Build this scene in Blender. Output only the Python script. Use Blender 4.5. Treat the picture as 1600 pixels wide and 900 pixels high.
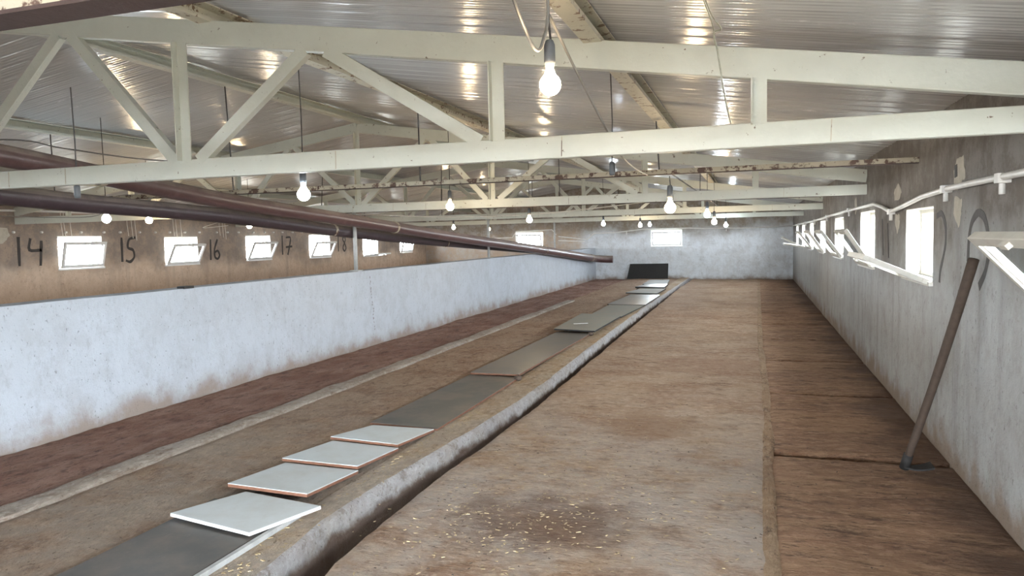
import bpy, bmesh, math, random
from mathutils import Vector, Matrix, noise

for o in list(bpy.data.objects):
    bpy.data.objects.remove(o)
scene = bpy.context.scene
COL = scene.collection
random.seed(7)

# ------------------------------------------------------------------ camera
EYE = Vector((0, 0, 1.8))
cam_d = bpy.data.cameras.new('camera')
cam_d.sensor_width = 36.0
cam_d.lens = 36.0 * 1164.25 / 1600.0
cam_d.clip_start = 0.05
cam_d.clip_end = 500
cam = bpy.data.objects.new('camera', cam_d)
COL.objects.link(cam)
_R = Vector((0.95139682, 0.30718701, -0.02191439))
_F = Vector((-0.30796767, 0.94901159, -0.06732695))
_U = _R.cross(_F)
cam.matrix_world = Matrix(((_R.x, _U.x, -_F.x, EYE.x), (_R.y, _U.y, -_F.y, EYE.y), (_R.z, _U.z, -_F.z, EYE.z), (0, 0, 0, 1)))
scene.camera = cam

# ------------------------------------------------------------------ sky, exposure
SKY = 80.0
BULB_WARM, BULB_COOL = 170.0, 190.0
world = bpy.data.worlds.new('world')
scene.world = world
world.use_nodes = True
bg = world.node_tree.nodes['Background']
bg.inputs[0].default_value = (0.86, 0.93, 1.0, 1)
bg.inputs[1].default_value = SKY
scene.view_settings.view_transform = 'Standard'
scene.view_settings.look = 'None'
scene.view_settings.exposure = 0.36
scene.view_settings.gamma = 1.0
scene.view_settings.use_curve_mapping = False
scene.cycles.use_denoising = True
scene.cycles.max_bounces = 10
scene.cycles.diffuse_bounces = 6
scene.cycles.glossy_bounces = 4
scene.cycles.transparent_max_bounces = 12
scene.cycles.sample_clamp_indirect = 6.0
scene.cycles.caustics_reflective = False
scene.cycles.caustics_refractive = False

# ------------------------------------------------------------------ room measures
XR, XL, YE, YF = 1.45, -13.85, 30.4, -4.0
XP = -6.2                       # room face of the dividing wall
RIDGE = -6.2
ZEAVE, SLOPE = 2.74, 0.149
LEDGE = 1.30
TH = 0.30


def zroof(x):
    return ZEAVE + SLOPE * (XR - x) if x > RIDGE else ZEAVE + SLOPE * (x - XL)


# ------------------------------------------------------------------ helpers
def tag(o, label=None, cat=None, group=None, kind=None):
    if label: o['label'] = label
    if cat: o['category'] = cat
    if group: o['group'] = group
    if kind: o['kind'] = kind
    return o


def empty(name, loc, label=None, cat=None, group=None, kind=None):
    o = bpy.data.objects.new(name, None)
    o.empty_display_size = 0.1
    o.location = loc
    COL.objects.link(o)
    return tag(o, label, cat, group, kind)


def origin_of(o):
    v = Vector(o.location)
    while o.parent:
        o = o.parent
        v += Vector(o.location)
    return v


class MB:
    """collects geometry in world coordinates"""
    def __init__(self):
        self.v, self.f = [], []

    def quad(self, pts):
        n = len(self.v)
        self.v += [tuple(p) for p in pts]
        self.f.append(tuple(range(n, n + len(pts))))

    def box(self, a, b):
        (x0, y0, z0), (x1, y1, z1) = a, b
        self.hexa([(x0, y0, z0), (x1, y0, z0), (x1, y1, z0), (x0, y1, z0), (x0, y0, z1), (x1, y0, z1), (x1, y1, z1), (x0, y1, z1)])

    def hexa(self, p):
        n = len(self.v)
        self.v += [tuple(q) for q in p]
        for f in ((0, 3, 2, 1), (4, 5, 6, 7), (0, 1, 5, 4), (1, 2, 6, 5), (2, 3, 7, 6), (3, 0, 4, 7)):
            self.f.append(tuple(n + i for i in f))

    def bar(self, a, b, side, w, h):
        """box from a to b; w along 'side', h along the other direction"""
        a, b = Vector(a), Vector(b)
        t = (b - a).normalized()
        s = Vector(side)
        s = (s - t * s.dot(t)).normalized()
        u = t.cross(s)
        p = []
        for e in (a, b):
            for i, j in ((-1, -1), (1, -1), (1, 1), (-1, 1)):
                p.append(e + s * (i * w / 2) + u * (j * h / 2))
        self.hexa(p)

    def angle(self, a, b, side, w, h, t):
        """L profile: flange of width w along 'side', flange h along the other"""
        a, b = Vector(a), Vector(b)
        d = (b - a).normalized()
        s = Vector(side)
        s = (s - d * s.dot(d)).normalized()
        u = d.cross(s)
        prof = [(-w / 2, 0), (w / 2, 0), (w / 2, h), (w / 2 - t, h), (w / 2 - t, t), (-w / 2, t)]
        n = len(self.v)
        for e in (a, b):
            for i, j in prof:
                self.v.append(tuple(e + s * i + u * j))
        m = len(prof)
        for i in range(m):
            k = (i + 1) % m
            self.f.append((n + i, n + k, n + m + k, n + m + i))
        self.f.append(tuple(n + i for i in reversed(range(m))))
        self.f.append(tuple(n + m + i for i in range(m)))

    def tube(self, pts, r, seg=8, caps=True):
        pts = [Vector(p) for p in pts]
        rs = r if isinstance(r, (list, tuple)) else [r] * len(pts)
        n0 = len(self.v)
        prev = None
        for i, p in enumerate(pts):
            t = (pts[min(i + 1, len(pts) - 1)] - pts[max(i - 1, 0)]).normalized()
            if prev is None:
                ref = Vector((0, 0, 1)) if abs(t.z) < 0.9 else Vector((1, 0, 0))
                s = t.cross(ref).normalized()
            else:
                s = (prev - t * prev.dot(t)).normalized()
            prev = s
            u = t.cross(s)
            for k in range(seg):
                a = 2 * math.pi * k / seg
                self.v.append(tuple(p + (s * math.cos(a) + u * math.sin(a)) * rs[i]))
        for i in range(len(pts) - 1):
            for k in range(seg):
                k2 = (k + 1) % seg
                a = n0 + i * seg
                self.f.append((a + k, a + k2, a + seg + k2, a + seg + k))
        if caps:
            self.f.append(tuple(n0 + k for k in reversed(range(seg))))
            self.f.append(tuple(n0 + (len(pts) - 1) * seg + k for k in range(seg)))

    def lathe(self, c, prof, seg=16):
        n0 = len(self.v)
        c = Vector(c)
        for r, z in prof:
            for k in range(seg):
                a = 2 * math.pi * k / seg
                self.v.append((c.x + r * math.cos(a), c.y + r * math.sin(a), c.z + z))
        for i in range(len(prof) - 1):
            for k in range(seg):
                k2 = (k + 1) % seg
                a = n0 + i * seg
                self.f.append((a + k, a + k2, a + seg + k2, a + seg + k))
        self.f.append(tuple(n0 + k for k in reversed(range(seg))))
        self.f.append(tuple(n0 + (len(prof) - 1) * seg + k for k in range(seg)))

    def build(self, name, mat, parent=None, smooth=False, bevel=0.0, label=None, origin=None, kind=None):
        org = origin_of(parent) if parent else Vector(origin or (0, 0, 0))
        me = bpy.data.meshes.new(name)
        me.from_pydata([tuple(Vector(p) - org) for p in self.v], [], self.f)
        bm = bmesh.new()
        bm.from_mesh(me)
        bmesh.ops.recalc_face_normals(bm, faces=bm.faces)
        bm.to_mesh(me)
        bm.free()
        me.materials.append(mat)
        if smooth:
            for p in me.polygons: p.use_smooth = True
        o = bpy.data.objects.new(name, me)
        COL.objects.link(o)
        if parent:
            o.parent = parent
        else:
            o.location = org
        if bevel:
            m = o.modifiers.new('bevel', 'BEVEL')
            m.width = bevel
            m.segments = 2
            m.limit_method = 'ANGLE'
        if label: o['label'] = label
        if kind: o['kind'] = kind
        return o


def copy_tree(root):
    c = root.copy()
    COL.objects.link(c)
    for ch in [x for x in bpy.data.objects if x.parent == root]:
        d = ch.copy()
        COL.objects.link(d)
        d.parent = c
    return c


# ------------------------------------------------------------------ materials
class M:
    def __init__(self, name, rough=0.8, spec=0.3):
        self.m = bpy.data.materials.new(name)
        self.m.use_nodes = True
        self.nt = self.m.node_tree
        self.b = self.nt.nodes['Principled BSDF']
        self.b.inputs['Roughness'].default_value = rough
        self.b.inputs['Specular IOR Level'].default_value = spec
        g = self.nt.nodes.new('ShaderNodeNewGeometry')
        self.pos = g.outputs['Position']
        self.last_bump = None

    def n(self, t, **k):
        x = self.nt.nodes.new(t)
        for a, v in k.items(): setattr(x, a, v)
        return x

    def link(self, a, b): self.nt.links.new(a, b)

    def noise(self, scale, stretch=(1, 1, 1), detail=6, rough=0.6, lo=0.4, hi=0.6, off=0.0):
        mp = self.n('ShaderNodeMapping')
        mp.inputs['Scale'].default_value = stretch
        mp.inputs['Location'].default_value = (off, off * 1.7, off * 0.6)
        self.link(self.pos, mp.inputs['Vector'])
        x = self.n('ShaderNodeTexNoise')
        x.inputs['Scale'].default_value = scale
        x.inputs['Detail'].default_value = detail
        x.inputs['Roughness'].default_value = rough
        self.link(mp.outputs[0], x.inputs['Vector'])
        return self.rng(x.outputs['Fac'], lo, hi)

    def rng(self, s, lo, hi, a=0.0, b=1.0, smooth=True):
        r = self.n('ShaderNodeMapRange')
        if smooth: r.interpolation_type = 'SMOOTHSTEP'
        r.inputs[1].default_value = lo
        r.inputs[2].default_value = hi
        r.inputs[3].default_value = a
        r.inputs[4].default_value = b
        self.link(s, r.inputs[0])
        return r.outputs[0]

    def axis(self, i):
        s = self.n('ShaderNodeSeparateXYZ')
        self.link(self.pos, s.inputs[0])
        return s.outputs[i]

    def math(self, op, a, b=None):
        x = self.n('ShaderNodeMath', operation=op)
        for i, v in enumerate((a, b)):
            if v is None: continue
            if isinstance(v, (int, float)): x.inputs[i].default_value = v
            else: self.link(v, x.inputs[i])
        return x.outputs[0]

    def mix(self, fac, a, b):
        x = self.n('ShaderNodeMix', data_type='RGBA')
        if isinstance(fac, (int, float)): x.inputs[0].default_value = fac
        else: self.link(fac, x.inputs[0])
        for i, v in ((6, a), (7, b)):
            if isinstance(v, tuple): x.inputs[i].default_value = (*v, 1)
            else: self.link(v, x.inputs[i])
        return x.outputs[2]

    def color(self, c):
        if isinstance(c, tuple): self.b.inputs['Base Color'].default_value = (*c, 1)
        else: self.link(c, self.b.inputs['Base Color'])
        return self

    def rough(self, s):
        self.link(s, self.b.inputs['Roughness'])

    def bump(self, s, dist=0.01, strength=0.6):
        x = self.n('ShaderNodeBump')
        x.inputs['Distance'].default_value = dist
        x.inputs['Strength'].default_value = strength
        self.link(s, x.inputs['Height'])
        if self.last_bump: self.link(self.last_bump, x.inputs['Normal'])
        self.last_bump = x.outputs[0]
        self.link(self.last_bump, self.b.inputs['Normal'])


def hexc(h, g=1.0):
    c = [int(h[i:i + 2], 16) / 255 for i in (0, 2, 4)]
    return tuple(g * (x / 12.92 if x <= 0.04045 else ((x + 0.055) / 1.055) ** 2.4) for x in c)


def plaster(name, low, high, zc, zw, stain, base_z, base_h, streak=0.5, speck=(0.10, 0.09, 0.08), patch=None, mk=0.45, brown_left=None):
    """whitewashed render: 'low' colour below zc, 'high' above, brown splash zone near base_z"""
    m = M(name, 0.88, 0.2)
    z = m.axis(2)
    big = m.noise(0.9, (1, 1, 1), 5, 0.6, 0.3, 0.7)
    zz = m.math('ADD', z, m.math('MULTIPLY', m.math('SUBTRACT', big, 0.5), zw * 1.6))
    t = m.rng(zz, zc - zw, zc + zw)
    c = m.mix(t, low, high)
    if brown_left:
        xx = m.math('ADD', m.axis(0), m.math('MULTIPLY', big, 0.3))
        c = m.mix(m.rng(xx, brown_left - 0.25, brown_left + 0.25, 1.0, 0.0), c, m.mix(t, (0.42, 0.33, 0.25), (0.24, 0.195, 0.155)))
    # rain streaks running down
    st = m.noise(5.0, (1, 1, 0.10), 5, 0.6, 0.48, 0.72)
    c = m.mix(m.math('MULTIPLY', st, streak * 0.5), c, tuple(x * 0.55 for x in high))
    mot = m.noise(2.6, (1, 1, 1), 10, 0.76, 0.45, 0.60, 3.1)
    c = m.mix(m.math('MULTIPLY', mot, mk), c, (low[0] * 0.74, low[1] * 0.69, low[2] * 0.65))
    mo2 = m.noise(9.0, (1, 1, 0.6), 10, 0.8, 0.52, 0.64, 7.7)
    c = m.mix(m.math('MULTIPLY', mo2, mk * 0.9), c, (low[0] * 0.55, low[1] * 0.5, low[2] * 0.47))
    if patch:
        pt = m.noise(1.3, (1, 1, 1.6), 9, 0.75, 0.50, 0.66, 9.3)
        c = m.mix(m.math('MULTIPLY', pt, 0.45), c, patch)
    # splash zone
    bn = m.noise(2.2, (1, 1, 1), 6, 0.65, 0.25, 0.75, 5.0)
    zb = m.math('ADD', z, m.math('MULTIPLY', m.math('SUBTRACT', bn, 0.5), -base_h * 0.7))
    b = m.rng(zb, base_z - 0.05, base_z + base_h, 1.0, 0.0)
    c = m.mix(m.math('MULTIPLY', m.math('MULTIPLY', b, b), 0.85), c, stain)
    sp = m.noise(30.0, (1, 1, 0.7), 4, 0.6, 0.64, 0.68, 1.0)
    c = m.mix(m.math('MULTIPLY', sp, 0.55), c, speck)
    m.color(c)
    m.bump(m.noise(14, (1, 1, 1), 8, 0.7, 0.2, 0.8), 0.012, 0.5)
    m.bump(m.noise(1.7, (1, 1, 1), 3, 0.5, 0.2, 0.8), 0.06, 0.35)
    return m.m


def ground(name, a, b, c3, dark, streak=(1, 1, 1), rough=0.85, sc=1.0, grey=None, spots=(), wallx=None):
    m = M(name, rough, 0.25)
    n1 = m.noise(0.8 * sc, (1, 1, 1), 8, 0.7, 0.42, 0.58)
    n2 = m.noise(2.6 * sc, streak, 10, 0.75, 0.43, 0.60, 4.0)
    n3 = m.noise(7.0 * sc, streak, 10, 0.78, 0.51, 0.62, 8.0)
    n4 = m.noise(34.0, streak, 5, 0.65, 0.60, 0.66, 2.0)
    c = m.mix(n1, a, b)
    c = m.mix(m.math('MULTIPLY', n2, 0.7), c, c3)
    c = m.mix(m.math('MULTIPLY', n3, 0.72), c, dark)
    if grey:
        near = m.rng(m.axis(1), 4.0, 9.5, 1.0, 0.0)
        g2 = m.noise(1.1, (1, 1, 1), 7, 0.7, 0.34, 0.6, 6.0)
        c = m.mix(m.math('MULTIPLY', m.math('MULTIPLY', near, g2), 0.8), c, grey)
    n5 = m.noise(15.0, tuple(0.4 + 0.6 * q for q in streak), 8, 0.8, 0.47, 0.62, 12.0)
    c = m.mix(m.math('MULTIPLY', n5, 0.45), c, tuple(min(0.7, x * 1.35 + 0.03) for x in c3))
    c = m.mix(m.math('MULTIPLY', n4, 0.6), c, tuple(x * 0.5 for x in dark))
    for (sx, sy, rx, ry, col, k) in spots:
        dx = m.math('MULTIPLY', m.math('SUBTRACT', m.axis(0), sx), 1 / rx)
        dy = m.math('MULTIPLY', m.math('SUBTRACT', m.axis(1), sy), 1 / ry)
        dd = m.math('ADD', m.math('MULTIPLY', dx, dx), m.math('MULTIPLY', dy, dy))
        dd = m.math('ADD', dd, m.math('MULTIPLY', m.noise(2.6, (1, 1, 1), 7, 0.75, 0.2, 0.8, sx + sy), 1.5))
        c = m.mix(m.math('MULTIPLY', m.rng(dd, 0.7, 2.0, 1.0, 0.0), k), c, col)
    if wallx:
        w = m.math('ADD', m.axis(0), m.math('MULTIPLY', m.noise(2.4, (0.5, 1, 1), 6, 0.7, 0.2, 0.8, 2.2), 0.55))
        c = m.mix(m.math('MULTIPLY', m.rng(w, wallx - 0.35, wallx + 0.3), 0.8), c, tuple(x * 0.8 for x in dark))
    m.color(c)
    m.rough(m.rng(n2, 0, 1, rough - 0.12, rough + 0.08))
    m.bump(m.noise(16, streak, 10, 0.75, 0.2, 0.8), 0.025, 0.9)
    m.bump(m.noise(4, streak, 6, 0.65, 0.2, 0.8), 0.05, 0.6)
    return m.m


def paint(name, col, rust, amount=0.66, dirt=None, rough=0.45, sc=1.0, soft=0.03):
    m = M(name, rough, 0.4)
    n1 = m.noise(7 * sc, (1, 1, 1), 8, 0.72, amount, amount + soft)
    n2 = m.noise(1.2, (1, 1, 1), 5, 0.6, 0.35, 0.7, 3.0)
    c = m.mix(m.math('MULTIPLY', n2, 0.45), col, dirt or tuple(x * 0.72 for x in col))
    c = m.mix(n1, c, rust)
    m.color(c)
    m.bump(m.noise(22, (1, 1, 1), 6, 0.6, 0.2, 0.8), 0.003, 0.4)
    return m.m


def plain(name, col, rough=0.5, spec=0.4, var=0.25, sc=12, metal=0.0):
    m = M(name, rough, spec)
    n = m.noise(sc, (1, 1, 1), 6, 0.65, 0.35, 0.7)
    m.color(m.mix(m.math('MULTIPLY', n, var), col, tuple(x * 0.45 for x in col)))
    m.b.inputs['Metallic'].default_value = metal
    m.bump(n, 0.002, 0.3)
    return m.m


MAT = {}
MAT['partition'] = plaster('whitewash_partition', (0.44, 0.473, 0.515), (0.41, 0.435, 0.465), 1.0, 0.4, (0.24, 0.18, 0.14), 0.05, 0.34, 0.12, mk=0.30)
MAT['right'] = plaster('whitewash_right', (0.385, 0.392, 0.388), (0.15, 0.130, 0.112), 1.66, 0.36, (0.19, 0.13, 0.085), 0.03, 0.42, 0.6)
MAT['left'] = plaster('plaster_left', (0.60, 0.475, 0.37), (0.25, 0.207, 0.176), 1.32, 0.3, (0.30, 0.2, 0.14), 0.0, 0.3, 0.55)
MAT['end'] = plaster('whitewash_end', (0.62, 0.65, 0.68), (0.24, 0.20, 0.155), 1.95, 0.28, (0.20, 0.14, 0.1), 0.0, 0.28, 0.3, patch=(0.40, 0.41, 0.42), brown_left=-6.6)
MAT['slab'] = ground('concrete_slab', (0.39, 0.255, 0.155), (0.30, 0.17, 0.095), (0.46, 0.345, 0.25), (0.17, 0.092, 0.055), (0.45, 1, 1), grey=(0.50, 0.44, 0.385),
                     spots=[(-1.25, 4.45, 0.75, 0.55, (0.15, 0.085, 0.055), 0.75), (-0.55, 3.75, 0.3, 0.2, (0.16, 0.09, 0.06), 0.6), (-0.9, 7.0, 0.7, 0.6, (0.26, 0.14, 0.07), 0.55), (-0.5, 10.5, 0.9, 0.9, (0.26, 0.13, 0.075), 0.5)])
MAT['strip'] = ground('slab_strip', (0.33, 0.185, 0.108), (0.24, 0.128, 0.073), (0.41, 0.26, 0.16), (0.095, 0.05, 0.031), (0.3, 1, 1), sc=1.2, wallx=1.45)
MAT['leftslab'] = ground('left_slab', (0.345, 0.22, 0.138), (0.26, 0.148, 0.085), (0.39, 0.285, 0.20), (0.145, 0.08, 0.05), (1, 0.6, 1), grey=(0.36, 0.305, 0.25))
MAT['mud'] = ground('dung_strip', (0.245, 0.13, 0.09), (0.34, 0.205, 0.15), (0.21, 0.105, 0.07), (0.085, 0.043, 0.03), (1, 0.45, 1), sc=1.1)
MAT['curb'] = ground('curb_concrete', (0.47, 0.44, 0.435), (0.48, 0.43, 0.385), (0.55, 0.53, 0.52), (0.30, 0.24, 0.20), (1, 1, 1))
_cm = [n for n in MAT['curb'].node_tree.nodes if n.type == 'BSDF_PRINCIPLED'][0]
_src = _cm.inputs['Base Color'].links[0].from_socket
_h = M.__new__(M)
_h.m, _h.nt, _h.b, _h.last_bump = MAT['curb'], MAT['curb'].node_tree, _cm, None
_h.pos = [n for n in _h.nt.nodes if n.type == 'NEW_GEOMETRY'][0].outputs['Position']
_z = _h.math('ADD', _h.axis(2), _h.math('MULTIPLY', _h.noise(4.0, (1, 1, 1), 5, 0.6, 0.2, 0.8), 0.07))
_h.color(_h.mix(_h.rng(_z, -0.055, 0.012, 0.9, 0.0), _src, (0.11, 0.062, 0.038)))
MAT['curbtop'] = ground('curb_top', (0.43, 0.31, 0.19), (0.40, 0.255, 0.13), (0.46, 0.365, 0.27), (0.23, 0.15, 0.09), (1, 0.6, 1), grey=(0.40, 0.35, 0.30))
MAT['edge'] = ground('edge_strip', (0.40, 0.335, 0.275), (0.31, 0.245, 0.19), (0.44, 0.385, 0.33), (0.26, 0.18, 0.13), (1, 0.5, 1))
MAT['mortar'] = ground('joint_mortar', (0.36, 0.23, 0.13), (0.27, 0.16, 0.09), (0.40, 0.29, 0.19), (0.10, 0.06, 0.04), (1, 0.4, 1))
MAT['earth'] = ground('gutter_dirt', (0.07, 0.045, 0.03), (0.09, 0.06, 0.04), (0.06, 0.04, 0.03), (0.03, 0.02, 0.015))
MAT['cream'] = paint('cream_paint', (0.60, 0.61, 0.545), (0.10, 0.055, 0.03), 0.635, sc=2.2)
MAT['cream_rust'] = paint('cream_paint_rusting', (0.60, 0.56, 0.45), (0.16, 0.09, 0.045), 0.55, soft=0.05, sc=1.6)
MAT['rusty'] = paint('rusty_paint', (0.48, 0.42, 0.32), (0.085, 0.045, 0.032), 0.50, soft=0.05, rough=0.65)
MAT['rust'] = paint('rust_brown', (0.05, 0.029, 0.025), (0.12, 0.075, 0.055), 0.62, soft=0.1, rough=0.75)
MAT['pipe'] = paint('brown_pipe', (0.115, 0.052, 0.045), (0.20, 0.13, 0.11), 0.6, dirt=(0.075, 0.045, 0.045), rough=0.38, soft=0.2)
def dusty(name, col):
    m = M(name, 0.4, 0.4)
    g = [n for n in m.nt.nodes if n.type == 'NEW_GEOMETRY'][0]
    sx = m.n('ShaderNodeSeparateXYZ')
    m.link(g.outputs['True Normal'], sx.inputs[0])
    d = m.math('MULTIPLY', m.rng(sx.outputs[2], 0.0, 0.7), m.noise(2.5, (1, 1, 1), 8, 0.7, 0.25, 0.6))
    n1 = m.noise(5, (1, 1, 1), 8, 0.75, 0.5, 0.7, 2)
    c = m.mix(m.math('MULTIPLY', n1, 0.5), col, tuple(x * 1.8 + 0.02 for x in col))
    c = m.mix(m.math('MULTIPLY', d, 0.8), c, (0.27, 0.22, 0.185))
    m.color(c)
    m.rough(m.rng(d, 0, 1, 0.38, 0.9))
    return m.m


MAT['pipe'] = dusty('brown_pipe', (0.085, 0.046, 0.044))
MAT['pipe_dark'] = dusty('dark_pipe', (0.045, 0.03, 0.034))
MAT['post'] = plain('galvanised_post', (0.42, 0.42, 0.41), 0.45, 0.5, 0.5)
MAT['pvc'] = plain('white_plastic', (0.78, 0.78, 0.76), 0.3, 0.5, 0.12, 5)
MAT['oldpvc'] = plain('aged_plastic', (0.60, 0.575, 0.51), 0.4, 0.5, 0.25, 5)
MAT['whitepipe'] = plain('white_water_pipe', (0.74, 0.72, 0.68), 0.35, 0.5, 0.3, 6)
MAT['wire'] = plain('dark_wire', (0.05, 0.045, 0.045), 0.5, 0.4)
MAT['greywire'] = plain('grey_cable', (0.19, 0.18, 0.17), 0.5, 0.4)
MAT['whitewire'] = plain('white_cable', (0.70, 0.66, 0.58), 0.5, 0.4)
MAT['string'] = plain('pale_string', (0.34, 0.34, 0.28), 0.8, 0.2, 0.6, 40)
MAT['socket'] = plain('grey_socket', (0.085, 0.09, 0.1), 0.5, 0.4)
MAT['black'] = plain('black_rubber', (0.022, 0.021, 0.02), 0.6, 0.3, 0.4, 20)
MAT['paint_mark'] = plain('black_paint', (0.062, 0.055, 0.052), 0.8, 0.2, 0.2)
MAT['faint_mark'] = plain('faded_paint', (0.105, 0.10, 0.097), 0.85, 0.2, 0.4)
MAT['chip'] = plain('chipped_plaster', (0.30, 0.28, 0.28), 0.9, 0.2, 0.4, 20)
MAT['putty'] = plain('pale_putty', (0.46, 0.42, 0.35), 0.85, 0.2, 0.35, 9)
MAT['wood'] = plain('hoe_wood', (0.055, 0.037, 0.027), 0.75, 0.3, 0.5, 25)
MAT['iron'] = plain('hoe_iron', (0.022, 0.02, 0.019), 0.75, 0.2, 0.5, 25)
MAT['woodedge'] = plain('raw_board', (0.20, 0.095, 0.06), 0.8, 0.2, 0.5, 18)
MAT['straw'] = plain('straw', (0.52, 0.40, 0.24), 0.9, 0.2, 0.4, 60)
MAT['stone'] = plain('stone', (0.10, 0.075, 0.06), 0.9, 0.2, 0.4, 40)


def board_mat(name, col, dirt, amt, rough=0.35, spec=0.4):
    m = M(name, rough, spec)
    n1 = m.noise(2.5, (1, 1, 1), 7, 0.7, 0.4, 0.68)
    n2 = m.noise(14, (1, 0.5, 1), 7, 0.75, 0.58, 0.72, 5)
    c = m.mix(m.math('MULTIPLY', n1, amt), col, dirt)
    c = m.mix(m.math('MULTIPLY', n2, 0.5), c, dirt)
    m.color(c)
    m.bump(n2, 0.002, 0.3)
    return m.m


MAT['whiteboard'] = board_mat('white_laminate', (0.55, 0.585, 0.59), (0.42, 0.41, 0.37), 0.4, 0.5)
MAT['greyboard'] = board_mat('grey_board', (0.13, 0.12, 0.105), (0.19, 0.145, 0.105), 0.55, 0.36)
MAT['darkboard'] = board_mat('dark_board', (0.075, 0.074, 0.07), (0.16, 0.13, 0.105), 0.6, 0.42)
MAT['midboard'] = board_mat('greenish_board', (0.20, 0.195, 0.168), (0.25, 0.205, 0.165), 0.5, 0.7, 0.2)
MAT['paleboard'] = board_mat('pale_board', (0.28, 0.285, 0.275), (0.30, 0.25, 0.2), 0.5, 0.75, 0.15)

cm = M('ceiling_panel_plastic', 0.2, 0.55)
cn = cm.noise(0.7, (1, 1, 1), 4, 0.6, 0.35, 0.65)
cd = cm.noise(2.0, (0.6, 3, 1), 6, 0.7, 0.5, 0.75, 6)
cc = cm.mix(cn, (0.53, 0.535, 0.545), (0.60, 0.605, 0.615))
cc = cm.mix(cm.math('MULTIPLY', cd, 0.35), cc, (0.43, 0.41, 0.405))
cm.color(cc)
cm.rough(cm.rng(cd, 0, 1, 0.17, 0.30))
cm.bump(cm.noise(3.5, (0.5, 1, 1), 3, 0.5, 0.2, 0.8), 0.008, 0.25)
MAT['ceiling'] = cm.m

gm = bpy.data.materials.new('window_glass')
gm.use_nodes = True
nt = gm.node_tree
nt.nodes.clear()
out = nt.nodes.new('ShaderNodeOutputMaterial')
mx = nt.nodes.new('ShaderNodeMixShader')
tr = nt.nodes.new('ShaderNodeBsdfTransparent')
tr.inputs[0].default_value = (0.93, 0.95, 0.96, 1)
gl = nt.nodes.new('ShaderNodeBsdfGlossy')
gl.inputs['Roughness'].default_value = 0.03
mx.inputs[0].default_value = 0.06
nt.links.new(tr.outputs[0], mx.inputs[1])
nt.links.new(gl.outputs[0], mx.inputs[2])
nt.links.new(mx.outputs[0], out.inputs[0])
MAT['glass'] = gm


def emit(name, col, s):
    m = bpy.data.materials.new(name)
    m.use_nodes = True
    b = m.node_tree.nodes['Principled BSDF']
    b.inputs['Base Color'].default_value = (0.9, 0.9, 0.9, 1)
    b.inputs['Emission Color'].default_value = (*col, 1)
    b.inputs['Emission Strength'].default_value = s
    return m


MAT['bulb_warm'] = emit('warm_bulb', (1.0, 0.76, 0.46), BULB_WARM)
MAT['bulb_cool'] = emit('cool_bulb', (0.80, 0.93, 1.0), BULB_COOL)
MAT['outside'] = ground('outside_ground', (0.4, 0.38, 0.33), (0.34, 0.34, 0.28), (0.42, 0.4, 0.36), (0.25, 0.24, 0.2))


# ------------------------------------------------------------------ walls with openings
def wall(name, fixed, axis, inward, u0, u1, z0, z1, holes, mat, thick=TH, step=None):
    """axis 'x': plane x=fixed spanning y; axis 'y': plane y=fixed spanning x. inward = +1/-1 into the room"""
    us = sorted({u0, u1, *[h[0] for h in holes], *[h[1] for h in holes]})
    zs = sorted({z0, z1, *[h[2] for h in holes], *[h[3] for h in holes]})
    mb = MB()
    back = fixed - inward * thick

    def P(u, z, d):
        return (d, u, z) if axis == 'x' else (u, d, z)

    def solid(i, j):
        if i < 0 or j < 0 or i >= len(us) - 1 or j >= len(zs) - 1: return False
        uc, zc = (us[i] + us[i + 1]) / 2, (zs[j] + zs[j + 1]) / 2
        return not any(h[0] < uc < h[1] and h[2] < zc < h[3] for h in holes)
    for i in range(len(us) - 1):
        for j in range(len(zs) - 1):
            if not solid(i, j): continue
            a, b, c, d = us[i], us[i + 1], zs[j], zs[j + 1]
            for f in (fixed, back):
                mb.quad([P(a, c, f), P(b, c, f), P(b, d, f), P(a, d, f)])
            if not solid(i - 1, j): mb.quad([P(a, c, fixed), P(a, d, fixed), P(a, d, back), P(a, c, back)])
            if not solid(i + 1, j): mb.quad([P(b, c, fixed), P(b, d, fixed), P(b, d, back), P(b, c, back)])
            if not solid(i, j - 1): mb.quad([P(a, c, fixed), P(b, c, fixed), P(b, c, back), P(a, c, back)])
            if not solid(i, j + 1): mb.quad([P(a, d, fixed), P(b, d, fixed), P(b, d, back), P(a, d, back)])
    me = bpy.data.meshes.new(name)
    me.from_pydata(mb.v, [], mb.f)
    bm = bmesh.new()
    bm.from_mesh(me)
    bmesh.ops.remove_doubles(bm, verts=bm.verts, dist=1e-5)
    bmesh.ops.recalc_face_normals(bm, faces=bm.faces)
    bm.to_mesh(me)
    bm.free()
    me.materials.append(mat)
    o = bpy.data.objects.new(name, me)
    COL.objects.link(o)
    o['kind'] = 'structure'
    return o


# right wall windows: (y0, y1, z0, z1, tilt of the sash in degrees)
RW = [(-2.75, -1.5, 1.36, 2.02, 40), (0.45, 1.7, 1.36, 2.02, 45), (3.1, 4.3, 1.36, 2.0, 43), (7.11, 8.29, 1.35, 1.99, 66), (10.31, 11.61, 1.34, 2.05, 33),
      (13.72, 15.08, 1.35, 2.03, 35), (17.03, 18.25, 1.35, 2.02, 34), (20.3, 21.5, 1.35, 2.01, 36), (23.6, 24.8, 1.35, 2.0, 80), (26.9, 28.1, 1.35, 2.0, 60)]
LW = [(-1.0, 0.15, 1.36, 2.04, 20), (2.2, 3.35, 1.36, 2.04, 20), (5.4, 6.55, 1.36, 2.04, 20), (8.6, 9.75, 1.36, 2.04, 20), (11.94, 13.06, 1.36, 2.04, 13), (14.92, 16.08, 1.32, 2.01, 27), (18.03, 19.18, 1.33, 2.03, 27),
      (21.24, 22.5, 1.30, 2.05, 27), (24.78, 25.95, 1.24, 2.05, 82), (27.85, 28.95, 1.3, 2.03, 15)]
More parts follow.
